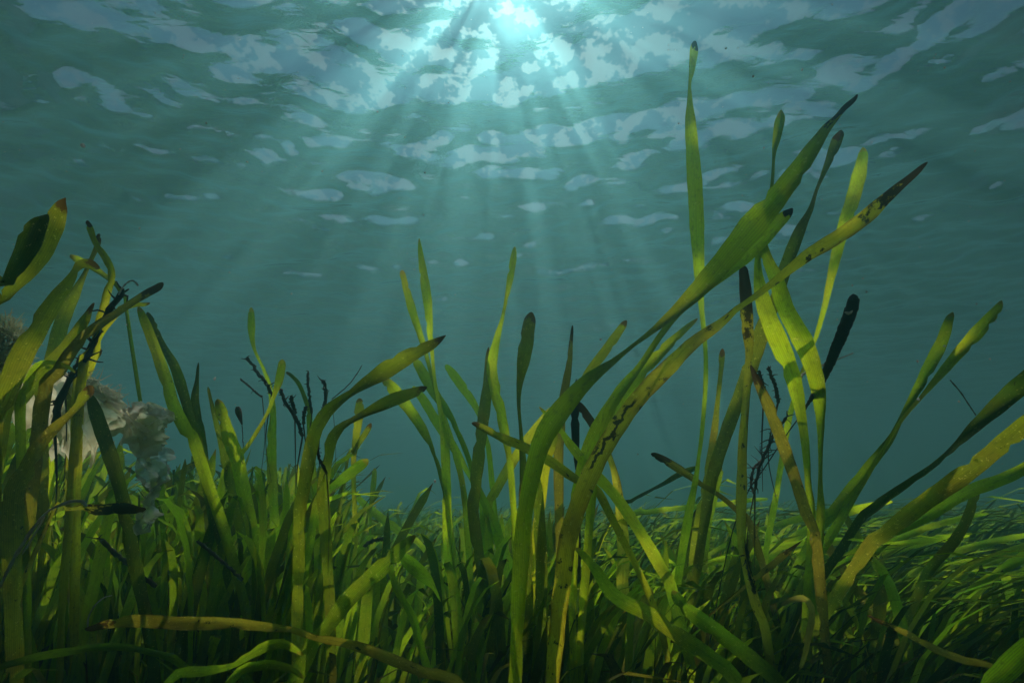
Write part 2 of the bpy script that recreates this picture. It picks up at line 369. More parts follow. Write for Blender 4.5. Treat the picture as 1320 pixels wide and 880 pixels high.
S('shoot whose twisted leaf rises behind the arching rotten one to a paddle shaped tip', 900, .48, [
 ('olive', .45, [(1083,168,8),(1080,178,14),(1073,198,13),(1061,226,7),(1052,246,5),(1044,270,8),(1033,291,13),(1024,314,17),(1012,347,18),(1003,378,17),(992,402,20),(978,440,23),(965,480,20),(950,520,19),(935,560,19),(922,600,17),(912,650,15)])])
S('slender blunt shoot right of the paddle tipped one, crossing behind the rotting leaf', 1005, .56, [
 ('green', .50, [(1113,190,9),(1112,203,14),(1105,235,19),(1096,268,19),(1087,296,17),(1077,333,14),(1068,370,10),(1063,394,7),(1055,425,6),(1047,450,5),(1034,480,6),(1022,520,7),(1012,570,8)])])
S('freckled pale yellow shoot standing straight, cut off square at the top below the crossing leaves', 1008, .42, [
 ('speckled', .40, [(958,342,11),(961,375,17),(963,417,17),(965,440,14),(965,465,10),(961,527,11),(957,578,13),(956,623,15),(955,660,14),(956,700,11),(960,725,9),(967,753,14),(976,785,14),(988,821,13)])])
S('brown freckled shoot slanting down to the right inside the right cluster', 1075, .42, [
 ('brown', .38, [(968,470,5),(979,497,13),(995,534,17),(1011,578,17),(1027,623,16),(1040,665,16),(1052,705,16)])])
S('shoot of two plain green leaves in a V, alone right of the black stalk', 1010, .50, [
 ('green', .44, [(1228,402,5),(1223,412,11),(1214,440,15),(1196,476,15),(1178,511,11),(1161,540,7),(1148,565,9),(1123,597,13),(1097,630,15),(1070,665,15),(1045,700,15)]),
 ('fresh', .42, [(1291,387,5),(1283,401,12),(1259,429,17),(1234,457,15),(1209,486,10),(1185,514,5),(1161,543,4),(1137,582,5),(1112,622,8),(1085,665,12)])])
S('blurred dark shoot whose leaf leaves the picture at the right edge, above its twin', 1050, .52, [
 ('dark', .36, [(1345,470,20),(1320,492,24),(1282,527,21),(1250,556,14),(1232,574,9),(1202,600,7),(1168,624,9),(1130,652,12),(1095,690,12)])])
S('second dark shoot at the right edge, broader and lower, running parallel to its twin above', 1070, .46, [
 ('olive', .34, [(1350,525,20),(1320,549,22),(1266,594,23),(1228,622,24),(1185,652,22),(1145,685,20),(1110,720,18)])])
S('bright lime shoot bowed low towards the right edge, sunlit along its whole upper side', 1030, .62, [
 ('lime', .42, [(1345,590,14),(1320,604,16),(1290,618,17),(1256,630,17),(1226,645,17),(1195,665,16),(1160,682,13),(1120,700,12)])])
S('lime shoot tip lying over the dark grass low at the right edge', 1180, .70, [
 ('lime', .5, [(1345,700,10),(1320,717,13),(1285,738,11),(1253,759,9),(1230,785,9)])])
S('close lime leaf entering the bottom right corner', 1200, .36, [
 ('lime', .30, [(1370,800,20),(1322,838,25),(1290,870,26),(1262,900,24)])])
S('thin straight shoot just left of the freckled straight one, its top a small club', 896, .56, [
 ('olive', .52, [(931,449,6),(930,462,9),(929,480,6),(926,510,6),(923,540,9),(918,580,13),(912,625,16),(903,670,17),(897,710,17)])])
S('half rolled straw coloured shoot pointing left over open water below the tall leaf', 1000, .48, [
 ('brown', .46, [(839,585,7),(847,588,10),(862,596,12),(884,610,11),(908,626,8),(930,640,7),(952,660,9),(972,690,11)])])
S('thin dark shoot bending right beneath the half rolled straw coloured leaf', 770, .70, [
 ('dark', .62, [(900,602,5),(888,606,9),(872,613,8),(857,622,6),(838,632,4),(815,645,5),(795,662,7)])])
S('narrow waisted shoot in the middle, its long tip reaching above its neighbours', 668, .52, [
 ('fresh', .50, [(664,318,6),(662,334,10),(657,362,10),(651,392,5),(647,412,5),(641,435,10),(634,475,16),(640,508,17),(649,550,15),(655,580,9),(660,625,10)]),
 ('olive', .52, [(630,447,4),(629,465,9),(629,490,15),(625,523,17),(620,564,18),(616,599,19),(612,632,18),(612,680,17)])])
S('dark club shaped shoot standing in open water just right of the tallest middle leaf', 683, .46, [
 ('olive', .44, [(685,402,11),(682,417,19),(678,444,22),(674,471,17),(670,498,9),(669,523,6),(671,553,6),(673,585,9),(675,613,12),(676,650,17),(678,710,20)]),
 ('dark', .44, [(690,600,10),(694,640,16),(696,690,18),(698,750,18)])])
S('brown pointed shoot with a nearly black spike beside it, standing before open water', 745, .50, [
 ('brown', .48, [(738,419,3),(736,441,5),(734,468,9),(730,493,12),(725,520,12),(722,560,14),(720,610,15)]),
 ('black', .50, [(743,488,3),(741,510,10),(741,530,13),(742,565,12),(744,600,7),(746,640,5)], 'almost black rotten leaf')])
S('pale yellow shoot, a crumb of black on its raised tip, right of the brown spike', 700, .48, [
 ('yellow', .46, [(808,413,7),(802,421,11),(788,441,14),(774,460,14),(761,476,11),(750,491,7),(740,508,8),(725,535,11),(712,570,14),(700,620,16)])])
S('mottled straw coloured shoot folded down to the right below the pale yellow tip', 800, .50, [
 ('speckled', .48, [(742,516,10),(752,530,13),(764,547,13),(777,570,11),(787,592,8),(794,615,11),(799,650,15),(803,700,18),(803,753,19),(802,812,19)])])
S('shoot with a curled leaf tip lying left, crossing in front of the middle stems', 840, .42, [
 ('yellow', .40, [(608,545,6),(616,548,9),(634,557,11),(654,567,13),(672,574,14),(709,594,15),(731,610,14),(753,625,12),(780,650,12)])])
S('shoot slanting down right from a sharp dark point in the middle', 900, .44, [
 ('green', .42, [(695,524,3),(703,532,6),(712,542,7),(728,564,12),(747,588,15),(769,613,16),(791,636,16),(812,665,17),(834,700,18),(852,732,18),(867,765,18)])])
S('small bright rounded shoot leaning left into open water, left of the narrow waisted leaf', 642, .66, [
 ('lime', .62, [(574,470,8),(584,482,13),(600,504,13),(612,522,10),(619,538,6),(626,562,6),(632,600,8)])])
S('faint yellow green shoot slanting behind the middle cluster', 608, .62, [
 ('yellow', .60, [(727,512,6),(717,523,9),(704,536,12),(682,564,14),(660,596,15),(641,629,14),(625,668,14)])])
S('slim pointed shoot, the taller of two rising side by side left of centre', 577, .58, [
 ('fresh', .55, [(540,307,3),(542,328,8),(547,360,13),(552,395,13),(554,425,10),(556,445,7),(558,470,5),(561,495,5),(568,531,7),(573,569,13),(575,613,14),(576,650,14),(577,700,14)])])
S('slim blunt shoot, the shorter of two rising side by side left of centre', 606, .60, [
 ('green', .56, [(518,348,7),(522,365,10),(530,395,12),(536,415,11),(542,433,9),(551,463,6),(562,504,6),(573,540,7),(582,570,10),(592,602,9),(598,637,9),(603,690,10)])])
S('bright arching shoot crossing behind the two slim side by side leaves', 670, .55, [
 ('lime', .58, [(535,463,12),(546,482,15),(560,506,15),(577,531,11),(589,555,8),(602,585,7),(611,613,8),(620,638,12),(632,665,16),(645,700,18),(657,735,18)])])
S('shoot of two soft yellow green leaves arching from the left thicket out over open water', 590, .58, [
 ('green', .56, [(494,487,12),(506,500,17),(522,520,17),(545,553,13),(560,585,6),(570,620,8),(577,655,9)]),
 ('lime', .62, [(532,498,8),(545,514,13),(562,542,14),(584,575,13),(600,603,8),(612,628,7),(622,665,9)])])
S('big spear shaped shoot pointing right out of the left thicket, the upper of two', 372, .40, [
 ('olive', .34, [(575,432,4),(566,438,9),(556,444,14),(534,455,21),(507,471,26),(485,485,22),(464,498,15),(449,509,11),(436,518,15),(420,532,19),(406,556,20),(398,590,19),(392,630,18),(386,680,18)])])
S('smaller spear shaped shoot pointing right below the big one, dark along its middle', 405, .42, [
 ('olive', .38, [(551,499,5),(543,502,11),(532,506,16),(507,515,20),(485,525,15),(464,536,10),(450,544,9),(438,552,14),(427,568,17),(420,600,17),(416,640,17),(420,690,17)])])
S('small oval tipped shoot alone above the frayed twigs on a thread thin stem', 352, .58, [
 ('green', .56, [(324,396,6),(324,408,10),(324,424,10),(325,438,7),(329,454,4),(340,476,4),(349,503,7),(352,540,10),(350,590,14)])])
S('shoot with a round tipped leaf curving down left like a bow, among the frayed twigs', 262, .50, [
 ('green', .50, [(364,463,9),(363,473,12),(359,493,11),(353,509,7),(345,531,5),(333,553,5),(319,575,6),(303,594,9),(287,622,11)])])
S('thin arched green shoot between two upright black twigs', 400, .56, [
 ('green', .56, [(369,479,4),(377,485,5),(385,494,6),(392,510,6),(398,530,7),(400,560,9)])])
S('translucent yellowish shoot upright behind the spear shaped leaves', 455, .60, [
 ('yellow', .60, [(464,513,10),(463,530,14),(460,553,12),(457,580,8),(456,610,7)]),
 ('olive', .60, [(478,545,5),(473,555,9),(464,569,8),(455,584,6),(447,598,5)])])
S('shoot with a rounded leaf drooping right at the edge of the thicket, over open water', 395, .46, [
 ('green', .44, [(474,591,9),(465,599,15),(447,613,16),(432,625,11),(417,638,9),(405,665,12)])])
S('short single blade sticking up alone at the foot of the open water', 478, .90, [
 ('green', .90, [(483,603,5),(482,618,8),(480,637,7),(478,655,5)])])
S('large close shoot at the upper left edge with two overlapping leaves and dark crimped ends', -60, .34, [
 ('olive', .30, [(85,255,4),(78,268,18),(68,290,27),(57,315,29),(40,342,24),(20,366,16),(0,390,14),(-22,420,16)], 'yellow brown outer leaf'),
 ('dark', .29, [(61,276,4),(52,285,18),(43,300,26),(34,322,26),(20,348,20),(6,370,14),(-14,396,14)])])
S('golden crooked shoot curling upward left of centre of the far left clump', 95, .42, [
 ('yellow', .40, [(113,284,6),(117,296,9),(121,308,8),(129,322,9),(137,334,10),(143,350,10),(143,362,9),(138,376,10),(134,396,10),(129,415,12),(124,445,13),(112,480,14),(100,520,15)])])
S('thin shoot peeping out behind the golden crooked one', 62, .46, [
 ('olive', .46, [(128,301,6),(126,316,7),(121,328,6),(113,345,6),(105,361,8),(97,376,13),(88,395,17),(80,415,18),(73,440,18),(64,475,18),(52,520,18)])])
S('olive shoot with its end folded over into a round lobe, in the far left clump', -20, .36, [
 ('olive', .34, [(128,343,10),(119,341,16),(107,342,16),(99,348,9),(88,364,15),(71,386,20),(58,406,24),(45,429,26),(32,450,27),(15,488,28),(0,525,28),(-12,565,26)])])
S('small scrap of a shoot showing behind the folded round lobe', 160, .48, [
 ('green', .46, [(91,328,5),(97,333,10),(108,338,9),(122,346,9),(136,356,7),(150,367,6),(160,385,5),(165,415,5)])])
S('tapering shoot crossing the far left clump low to the left', -10, .40, [
 ('olive', .38, [(121,390,3),(115,400,6),(108,414,12),(98,430,16),(88,445,18),(71,464,19),(46,491,19),(22,520,19),(2,550,19)])])
S('mottled brown green shoot ending in a cut tube, pointing right from the far left clump', 20, .38, [
 ('brown', .38, [(211,365,8),(203,371,10),(190,378,10),(172,389,10),(150,404,11),(128,418,13),(108,434,15),(90,455,16),(72,485,17),(55,520,18)])])
S('thin yellow green shoot under the cut tube, pointing right', 70, .40, [
 ('yellow', .40, [(193,390,4),(185,392,6),(170,393,8),(155,399,9),(144,412,8),(130,430,9),(118,455,10),(105,490,12)])])
S('dark green shoot falling in a long slope from the cut tube down to the right', 282, .44, [
 ('green', .42, [(179,395,6),(184,407,10),(192,427,13),(204,460,15),(215,493,16),(224,523,17),(240,555,16),(258,592,16)])])
S('darker shoot sloping down right just behind the long slope', 275, .46, [
 ('dark', .45, [(190,402,6),(198,418,9),(207,441,10),(224,470,13),(235,502,14),(243,531,12),(252,564,13),(262,600,13)])])
S('sharp pointed dark shoot between the long slope and the round ended leaf', 268, .48, [
 ('dark', .48, [(256,467,3),(254,490,6),(251,514,11),(254,542,13),(260,580,15)])])
S('round ended dark green shoot with a needle pointed leaf at its left', 322, .50, [
 ('green', .48, [(280,514,9),(285,528,15),(292,553,18),(300,577,19),(310,612,19)]),
 ('dark', .50, [(268,498,3),(272,515,5),(280,550,8),(288,580,11),(296,620,14)])])
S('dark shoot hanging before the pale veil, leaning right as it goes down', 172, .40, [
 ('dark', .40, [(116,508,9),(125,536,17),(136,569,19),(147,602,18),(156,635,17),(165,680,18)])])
S('shoot with a stubby round tip tucked behind the black rotten stalk at left', 95, .44, [
 ('olive', .43, [(130,449,10),(120,460,13),(110,475,12),(101,495,13),(92,525,14)])])
S('shoot with a bright turned lobe in front of the pale veil', 30, .36, [
 ('olive', .36, [(121,498,10),(116,503,15),(108,510,15),(100,523,9),(87,537,9),(69,554,15),(49,576,19),(34,608,22),(16,660,24)])])
S('green leaf lying almost level at left, above the veil', 25, .38, [
 ('green', .38, [(97,480,3),(86,472,5),(70,468,7),(55,468,8),(44,476,10),(34,500,12),(26,540,12)])])
S('bright leaf hooked over to a black thread tip, low in the middle of the grass', 545, .44, [
 ('lime', .40, [(568,775,3),(560,758,7),(549,744,17),(533,730,20),(520,718,14),(512,712,8),(505,716,8),(504,738,10),(519,773,11),(537,812,12)])])
S('broad green shoot slanting up to the right through the dark lower grass left of centre', 330, .36, [
 ('green', .38, [(536,690,8),(524,700,17),(507,717,23),(478,744,25),(448,773,24),(419,812,22),(395,844,24)])])
S('long shoot dipping to the right through the dark grass right of centre', 1000, .40, [
 ('green', .38, [(742,705,8),(765,730,14),(793,768,20),(837,791,22),(882,824,24),(920,850,22),(950,880,22)])])
S('shoot slanting to the lower right below the freckled straight leaf', 1040, .41, [
 ('green', .41, [(868,760,10),(884,783,20),(926,815,23),(970,850,23),(1010,890,22)])])
S('pale straw coloured shoot cut off square, low right of centre', 792, .46, [
 ('pale', .45, [(840,758,13),(835,768,16),(825,794,15),(817,821,13),(810,850,13)])])
S('shoot of broad dark leaves behind the pale cut off one', 903, .58, [
 ('green', .56, [(928,600,12),(920,630,17),(908,680,19),(903,730,20),(903,780,18)]),
 ('olive', .60, [(905,660,8),(895,680,18),(882,720,26),(872,765,26),(868,820,22)])])
S('yellow shoot blotched with black, half hidden right of centre', 862, .60, [
 ('rotting', .62, [(904,650,5),(898,664,11),(889,681,16),(880,697,9),(873,720,8)])])
S('bent shoot whose bleached end folds down to a green point, low at right', 985, .42, [
 ('pale', .41, [(1007,780,4),(1018,774,8),(1030,771,9),(1040,773,9),(1047,788,9),(1043,815,9),(1034,855,6)])])
S('narrow shoot pointing up left, below the freckled straight leaf', 1070, .50, [
 ('yellow', .48, [(985,775,3),(990,797,8),(999,820,13),(1008,840,15),(1022,878,15)])])
S('dark needle pointed shoot leaning left over the pale grass at right', 1165, .55, [
 ('dark', .54, [(1079,644,3),(1086,656,7),(1097,678,10),(1114,703,12),(1135,735,14),(1145,765,14),(1152,805,13)])])
S('brown stained shoot leaning left beside the needle pointed dark one', 1150, .52, [
 ('brown', .52, [(1050,672,6),(1062,694,11),(1078,720,14),(1093,744,15),(1112,770,15),(1130,800,14)])])
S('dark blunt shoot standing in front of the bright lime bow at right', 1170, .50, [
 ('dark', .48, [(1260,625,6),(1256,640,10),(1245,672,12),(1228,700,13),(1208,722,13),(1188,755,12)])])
S('green leaf arched low over the bottom left corner', 270, .44, [
 ('lime', .36, [(-20,866,8),(0,859,9),(44,847,11),(89,839,11),(148,833,10),(192,840,8),(236,858,10)])])
S('two green leaves bowed one over the other at the bottom, left of centre', 180, .34, [
 ('green', .36, [(392,845,4),(380,836,8),(365,829,13),(345,832,15),(325,842,12),(295,859,9),(257,866,14),(219,878,14)]),
 ('green', .35, [(392,874,5),(375,862,10),(350,856,12),(325,860,13),(300,875,13)])])
S('long brown leaf lying level and falling away right across the dark bottom', 640, .33, [
 ('brown', .35, [(110,812,8),(140,804,13),(177,800,17),(236,803,18),(295,803,16),(340,807,12),(374,812,10),(419,824,10),(463,833,13),(507,850,15),(551,868,15),(596,886,14)])])
S('bare brown runner leaf sinking to the right across the dark lower right', 1330, .36, [
 ('brown', .37, [(1118,792,4),(1140,803,7),(1167,815,9),(1212,839,11),(1250,853,10),(1285,868,10)])])
S('slender pale shoot sloping down right across the gap left of the middle', 590, .80, [
 ('lime', .95, [(457,636,6),(470,650,10),(486,663,12),(505,677,12),(522,690,10),(545,705,8)])])
S('bright lime blade laid nearly level over the far meadow, right of centre', 800, 1.0, [
 ('lime', 1.05, [(990,643,4),(960,645,7),(911,652,8),(867,655,8),(835,660,8),(817,664,8)])])

q_ = random.Random(44)
for k in range(13):
    x0 = 850 + 38 * k + q_.uniform(-12, 12); y0 = 742 + q_.uniform(-14, 30); L0 = q_.uniform(150, 260); ht = q_.uniform(50, 96); w = q_.uniform(8, 12); dd = q_.uniform(.62, .92)
    pl = [(x0 + L0, y0 - ht, 3), (x0 + L0 * .9, y0 - ht * .97, w * .7), (x0 + L0 * .7, y0 - ht * .86, w), (x0 + L0 * .45, y0 - ht * .66, w), (x0 + L0 * .2, y0 - ht * .36, w), (x0 + L0 * .03, y0, w)]
    S('long bright leaf swept over to the right above the meadow at right', x0 - 25, dd, [(q_.choice(['lime', 'fresh', 'lime', 'green']), dd, pl)], group='leaves swept right over the meadow')

# ------------------------------------------------------------------ dead stalks, twigs, threads, veil, tuft
rng = np.random.RandomState(3)
e = empty('dead_stalk', ground_point(870, .46)); tag(e, 'thick black rotted stalk leaning right, with a pale nick near its blunt top', 'dead stalk')
path = px_path([(1102,380),(1097,400),(1088,424),(1078,448),(1068,472),(1058,494),(1048,510),(1036,530)], .42, 60, .40)
s_ = np.linspace(0, 1, 60); rad = .5 * .41 / F * np.interp(s_, [0, .03, .12, .35, .6, .8, 1], [6, 13, 15, 14, 11, 8, 2])
g = Geo(); g.add(*tube_geo(path + rng.randn(60, 3) * .0002, rad, 8, .5)); st = catmull([tuple(path[-1]), tuple((path[-1] + np.array(P(960, 640, .47))) / 2), tuple(P(940, 700, .47)), tuple(e.location)], 20)[0]; g.add(*tube_geo(st, .0005, 5)); g.build('stalk', M['black'], e)
g = Geo(); c0 = P(1095, 404, .388); g.add(*tube_geo(catmull([tuple(c0 + Vector((-.0035, 0, .001))), tuple(c0), tuple(c0 + Vector((.003, 0, .0025)))], 6)[0], [.0004, .0009, .0012, .001, .0008, .0003], 5)); g.build('nick', M['fibre'], e)
def twig(label, pl, d, rpx, barbs=14, blen=.008, name='dead_twig', mat='twig', n=26, dt=None, root=True, cat='dead twig', group=None):
    o = None; g = Geo(); path = px_path(pl, d, n, dt)
    if root:      # a hair thin dead stem carries it down to the seabed
        p_ = path[-1]; rt = Vector(p_).lerp(ground_point(pl[-1][0] + rng.uniform(-15, 15), d), .22); st = catmull([tuple(p_), tuple((p_ + np.array(rt)) / 2 + rng.randn(3) * .004), tuple(rt)], 12)[0]
        g.add(*tube_geo(st, np.linspace(rpx * .4, .3, 12) * d / F, 4))
    frayed(g, path, .75 * rpx * d / F, barbs, blen, rng)
    o = g.build(name, M[mat], None, origin=path[-1]); tag(o, label, cat, group); return o
twig('ragged black rotten stem running through the far left clump', [(160,374),(152,384),(144,396),(135,412),(124,434),(110,462),(92,487),(77,515),(70,545)], .40, 5.5, 26, .010, cat='dead stem', name='dead_twig', mat='black')
twig('short black twig splinter crossing below the ragged black stem at left', [(104,457),(100,468),(93,480),(84,500)], .42, 3, 6, .006)
twig('upright bare black twig, left of the thin green arch', [(397,479),(397,495),(399,512),(402,532)], .55, 2.6, 6, .004)
twig('upright black twig with a forked pale crumb at its top', [(416,489),(419,500),(420,514),(417,528)], .55, 3.4, 9, .005)
twig('crooked black twig leaning left among the frayed ones', [(361,500),(366,515),(375,528),(384,545),(390,562)], .55, 3.4, 14, .006)
twig('stub of black twig just left of the two upright ones', [(375,510),(377,520),(380,532)], .56, 3.4, 8, .004)
twig('frayed twig with a pale split side, topmost of the brown tangle', [(318,459),(325,470),(333,482),(341,490),(350,508)], .55, 3.0, 16, .007)
twig('thin bare twig sticking out left of the brown tangle', [(310,488),(318,495),(326,502),(338,512)], .56, 1.8, 8, .003)
twig('dark short twig under the spear shaped leaves, upright', [(394,524),(392,534),(391,546)], .52, 3.0, 8, .004)
twig('hair thin stem curving up right behind the spear shaped leaf', [(467,470),(460,482),(450,495),(438,506),(428,514)], .5, .9, 0, .003)
twig('black strand hanging down across the broad leaves below the spears', [(404,552),(408,562),(409,575),(411,590),(416,600),(421,610)], .37, 2.8, 12, .004)
twig('tangled brown rotting sprig low behind the brown freckled leaf', [(1015,536),(1008,545),(1000,556),(992,572),(984,590),(977,610),(973,632)], .46, 2.8, 34, .009, cat='dead sprig')
twig('loose rotting sprig hanging left of the tangled brown one', [(985,590),(978,596),(971,606),(968,622),(972,636)], .47, 2.0, 22, .008, cat='dead sprig')
twig('short brown twig upright above the tangled sprig', [(990,472),(994,484),(1000,500),(1003,518)], .45, 3.2, 10, .005)
twig('black speckled stub beside the brown freckled leaf', [(978,478),(981,488),(985,500)], .45, 3, 8, .004)
twig('dark bare stem lying low from left to right behind the veil tail', [(127,694),(145,710),(165,726),(183,742),(201,756)], .42, 3.8, 10, .005, root=False)
twig('dark bare stem lying low between the left thicket leaves', [(254,697),(268,708),(285,722),(313,747)], .42, 3, 10, .004, root=False)
twig('blackened leaf remnant like a short bar, left of the hooked bright leaf', [(469,704),(476,699),(486,695),(498,694)], .6, 3.2, 6, .004, root=False)
twig('charred frayed streak on the grass below the freckled straight leaf', [(962,700),(963,716),(966,735),(970,752),(974,765)], .41, 3.6, 14, .005, root=False)
e = twig('small rust coloured bud on a hair thin stem, alone in the water gap at left', [(312,546),(313,565),(314,590)], .56, .7, 2, .002, name='rust_bud', cat='bud', mat='twig')
g = Geo(); g.add(*tube_geo(px_path([(306,524),(307,530),(309,537),(312,547)], .56, 8), np.array([2.0,3.6,4,3.6,3,2.2,1.5,.9]) * .56 / F, 7))
b = g.build('bud', plain_mat('rusty_bud', (.06,.03,.01), (.16,.07,.02), .7), e); b.location = (0,0,0)

def thread(label, pl, d, rpx, cat='thread', name='pale_thread', mat='fibre', group=None):
    path = px_path(pl, d, 22); g = Geo(); g.add(*tube_geo(path, rpx * d / F * (.6 + .8 * rng.rand(22)), 5)); o = g.build(name, M[mat], None, origin=path[-1]); tag(o, label, cat, group)
thread('white thread curled over like a hook above the black rotten stem', [(153,380),(157,372),(162,366),(168,362),(174,363),(178,368)], .39, 1.0)
thread('pale hair like thread crossing behind the black stalk', [(1030,484),(1045,477),(1060,470),(1080,463),(1100,455)], .43, .7)
thread('short pale thread bent below the hair like one beside the black stalk', [(1032,486),(1040,480),(1052,474),(1066,470)], .43, .9)
thread('dark hair thin strand drifting in the water at right, above the edge leaves', [(1225,490),(1238,505),(1248,520),(1258,535)], .55, .7, mat='twig', name='dark_thread')
thread('grey bleached stalk arched low at the left edge', [(-5,765),(24,709),(56,664),(80,650),(103,645),(112,652)], .36, 2.0, cat='dead stalk', name='bleached_stalk')
thread('thin grey stalk falling steeply at the left edge beneath the arched one', [(0,752),(20,725),(40,696),(57,666)], .37, 1.3, cat='dead stalk', name='bleached_stalk')
thread('fine grey curl standing in the dark bottom left', [(113,808),(114,795),(122,780),(134,770),(144,767)], .42, .9, name='grey_thread')
S('yellow brown dead leaf lying level at left, just under the veil', 70, .38, [
 ('rotting', .37, [(188,655,4),(176,656,11),(160,655,16),(140,656,17),(122,657,15),(106,654,8),(88,658,5),(66,664,5)])], cat='dead leaf', name='dead_leaf')

# the torn pale veil: ridge, two hanging cloths and the trailing end
def sheet(name, top, bot, d0, d1, mat, parent, nu=46, nv=18, amp=.006, seed=0, rag=.10):
    r = np.random.RandomState(seed); a = px_path(top, d1, nu, d0); b = px_path(bot, d1, nu, d0)
    ragged = 1 + rag * np.interp(np.linspace(0, 1, nu), np.linspace(0, 1, 17), r.randn(17))
    V, U = np.meshgrid(np.linspace(0, 1, nv), np.arange(nu)); ui = U / (nu - 1)
    co = a[U.astype(int)] + (b - a)[U.astype(int)] * (V * ragged[U.astype(int)])[..., None]
    k = r.rand(6) * 6; dz = sum(np.sin(ui * f1 + V * f2 + p) / (i + 1) for i, (f1, f2, p) in enumerate(zip((9, 17, 31, 47, 70, 95), (5, -9, 14, 22, -30, 41), k)))
    co[..., 1] += amp * dz; co[..., 2] += amp * .25 * np.roll(dz, 3, 0); co += r.randn(*co.shape) * amp * .02
    idx = np.arange(nu * nv).reshape(nu, nv); q = np.stack([idx[:-1, :-1], idx[1:, :-1], idx[1:, 1:], idx[:-1, 1:]], -1).reshape(-1, 4)
    me = np_mesh(name, co - np.array(parent.location), q, None, mat); o = bpy.data.objects.new(name, me); scene.collection.objects.link(o); o.parent = parent; return o
veil = empty('torn_veil', ground_point(150, .46)); tag(veil, 'torn cream filmy veil draped over the grass at left, trailing a thin pale end', 'veil')
MC = plain_mat('cream_film', (.66, .60, .32), (.92, .86, .60), .8, 60, trans=.7, see=.05); MW = plain_mat('white_film', (.84, .80, .62), (.95, .93, .80), .7, 120, trans=.6, see=.08); MT = plain_mat('thin_film', (.45, .5, .45), (.7, .75, .68), .7, 70, trans=.65, see=.4)
sheet('cloth', [(72,500),(100,482),(125,495),(145,508),(168,526),(184,520),(202,520),(222,538)], [(74,560),(84,590),(105,604),(122,575),(146,560),(172,572),(196,580),(214,572)], .43, .40, MC, veil, 80, 30, .0045, 1)
sheet('cloth', [(84,500),(96,496),(110,520),(118,545)], [(70,548),(76,585),(98,600),(124,574)], .49, .47, MC, veil, 30, 20, .004, 5)
sheet('cloth', [(16,462),(44,470),(80,478),(108,486)], [(10,545),(40,560),(78,560),(104,560)], .50, .48, MC, veil, 50, 26, .004, 9)
sheet('ridge', [(102,480),(125,492),(146,506),(165,522),(178,536),(192,556),(208,576)], [(98,498),(119,509),(138,524),(152,543),(162,560),(176,578),(194,598)], .42, .395, MW, veil, 90, 12, .005, 2, .2)
sheet('ridge', [(168,520),(186,518),(203,526),(220,533)], [(170,534),(188,528),(204,538),(218,542)], .40, .395, MW, veil, 40, 8, .004, 7, .4)
sheet('trailing_end', [(176,560),(182,600),(185,640),(180,684)], [(216,580),(218,606),(210,640),(184,690)], .41, .40, MT, veil, 46, 14, .006, 3)
g = Geo()
for _ in range(70):
    x, y = rng.uniform(104, 208), 0; y = np.interp(x, [104, 125, 146, 168, 190, 208], [482, 494, 508, 526, 552, 576]) + rng.randn() * 4
    p0 = np.array(P(x, y, .405)); dr = rng.randn(3) * .003 + np.array([.0015, 0, .001]); g.add(*tube_geo(catmull([p0, p0 + dr, p0 + dr * 1.7 + rng.randn(3) * .0012], 5)[0], np.linspace(.00045, .00012, 5), 4))
g.build('fringe', MW, veil)
tuft = empty('algae_tuft', ground_point(-10, .50)); tag(tuft, 'fluffy cream tuft of fine algae half out of frame at the left edge', 'algae tuft')
g = Geo(); cc = np.array(P(2, 446, .47))
for _ in range(1500):
    v = rng.randn(3); v /= np.linalg.norm(v); rr = (.4 + .6 * rng.rand()) * np.array([.024, .015, .027]) * (1 + .18 * math.sin(v[0] * 7 + v[2] * 9)); p0 = cc + v * rr
    dr = v * .003 + rng.randn(3) * .0022; g.add(*tube_geo(catmull([p0, p0 + dr, p0 + dr * 1.5 + rng.randn(3) * .002], 4)[0], np.linspace(.0006, .0002, 4), 4))
g.build('filaments', plain_mat('cream_algae', (.55, .56, .32), (.88, .90, .68), .9, 40, trans=.6), tuft)
g = Geo(); g.add(*tube_geo(catmull([tuple(cc), tuple(cc + np.array([0, .01, -.05])), tuple(tuft.location)], 14)[0], .003, 6)); g.build('stem', M['twig'], tuft)

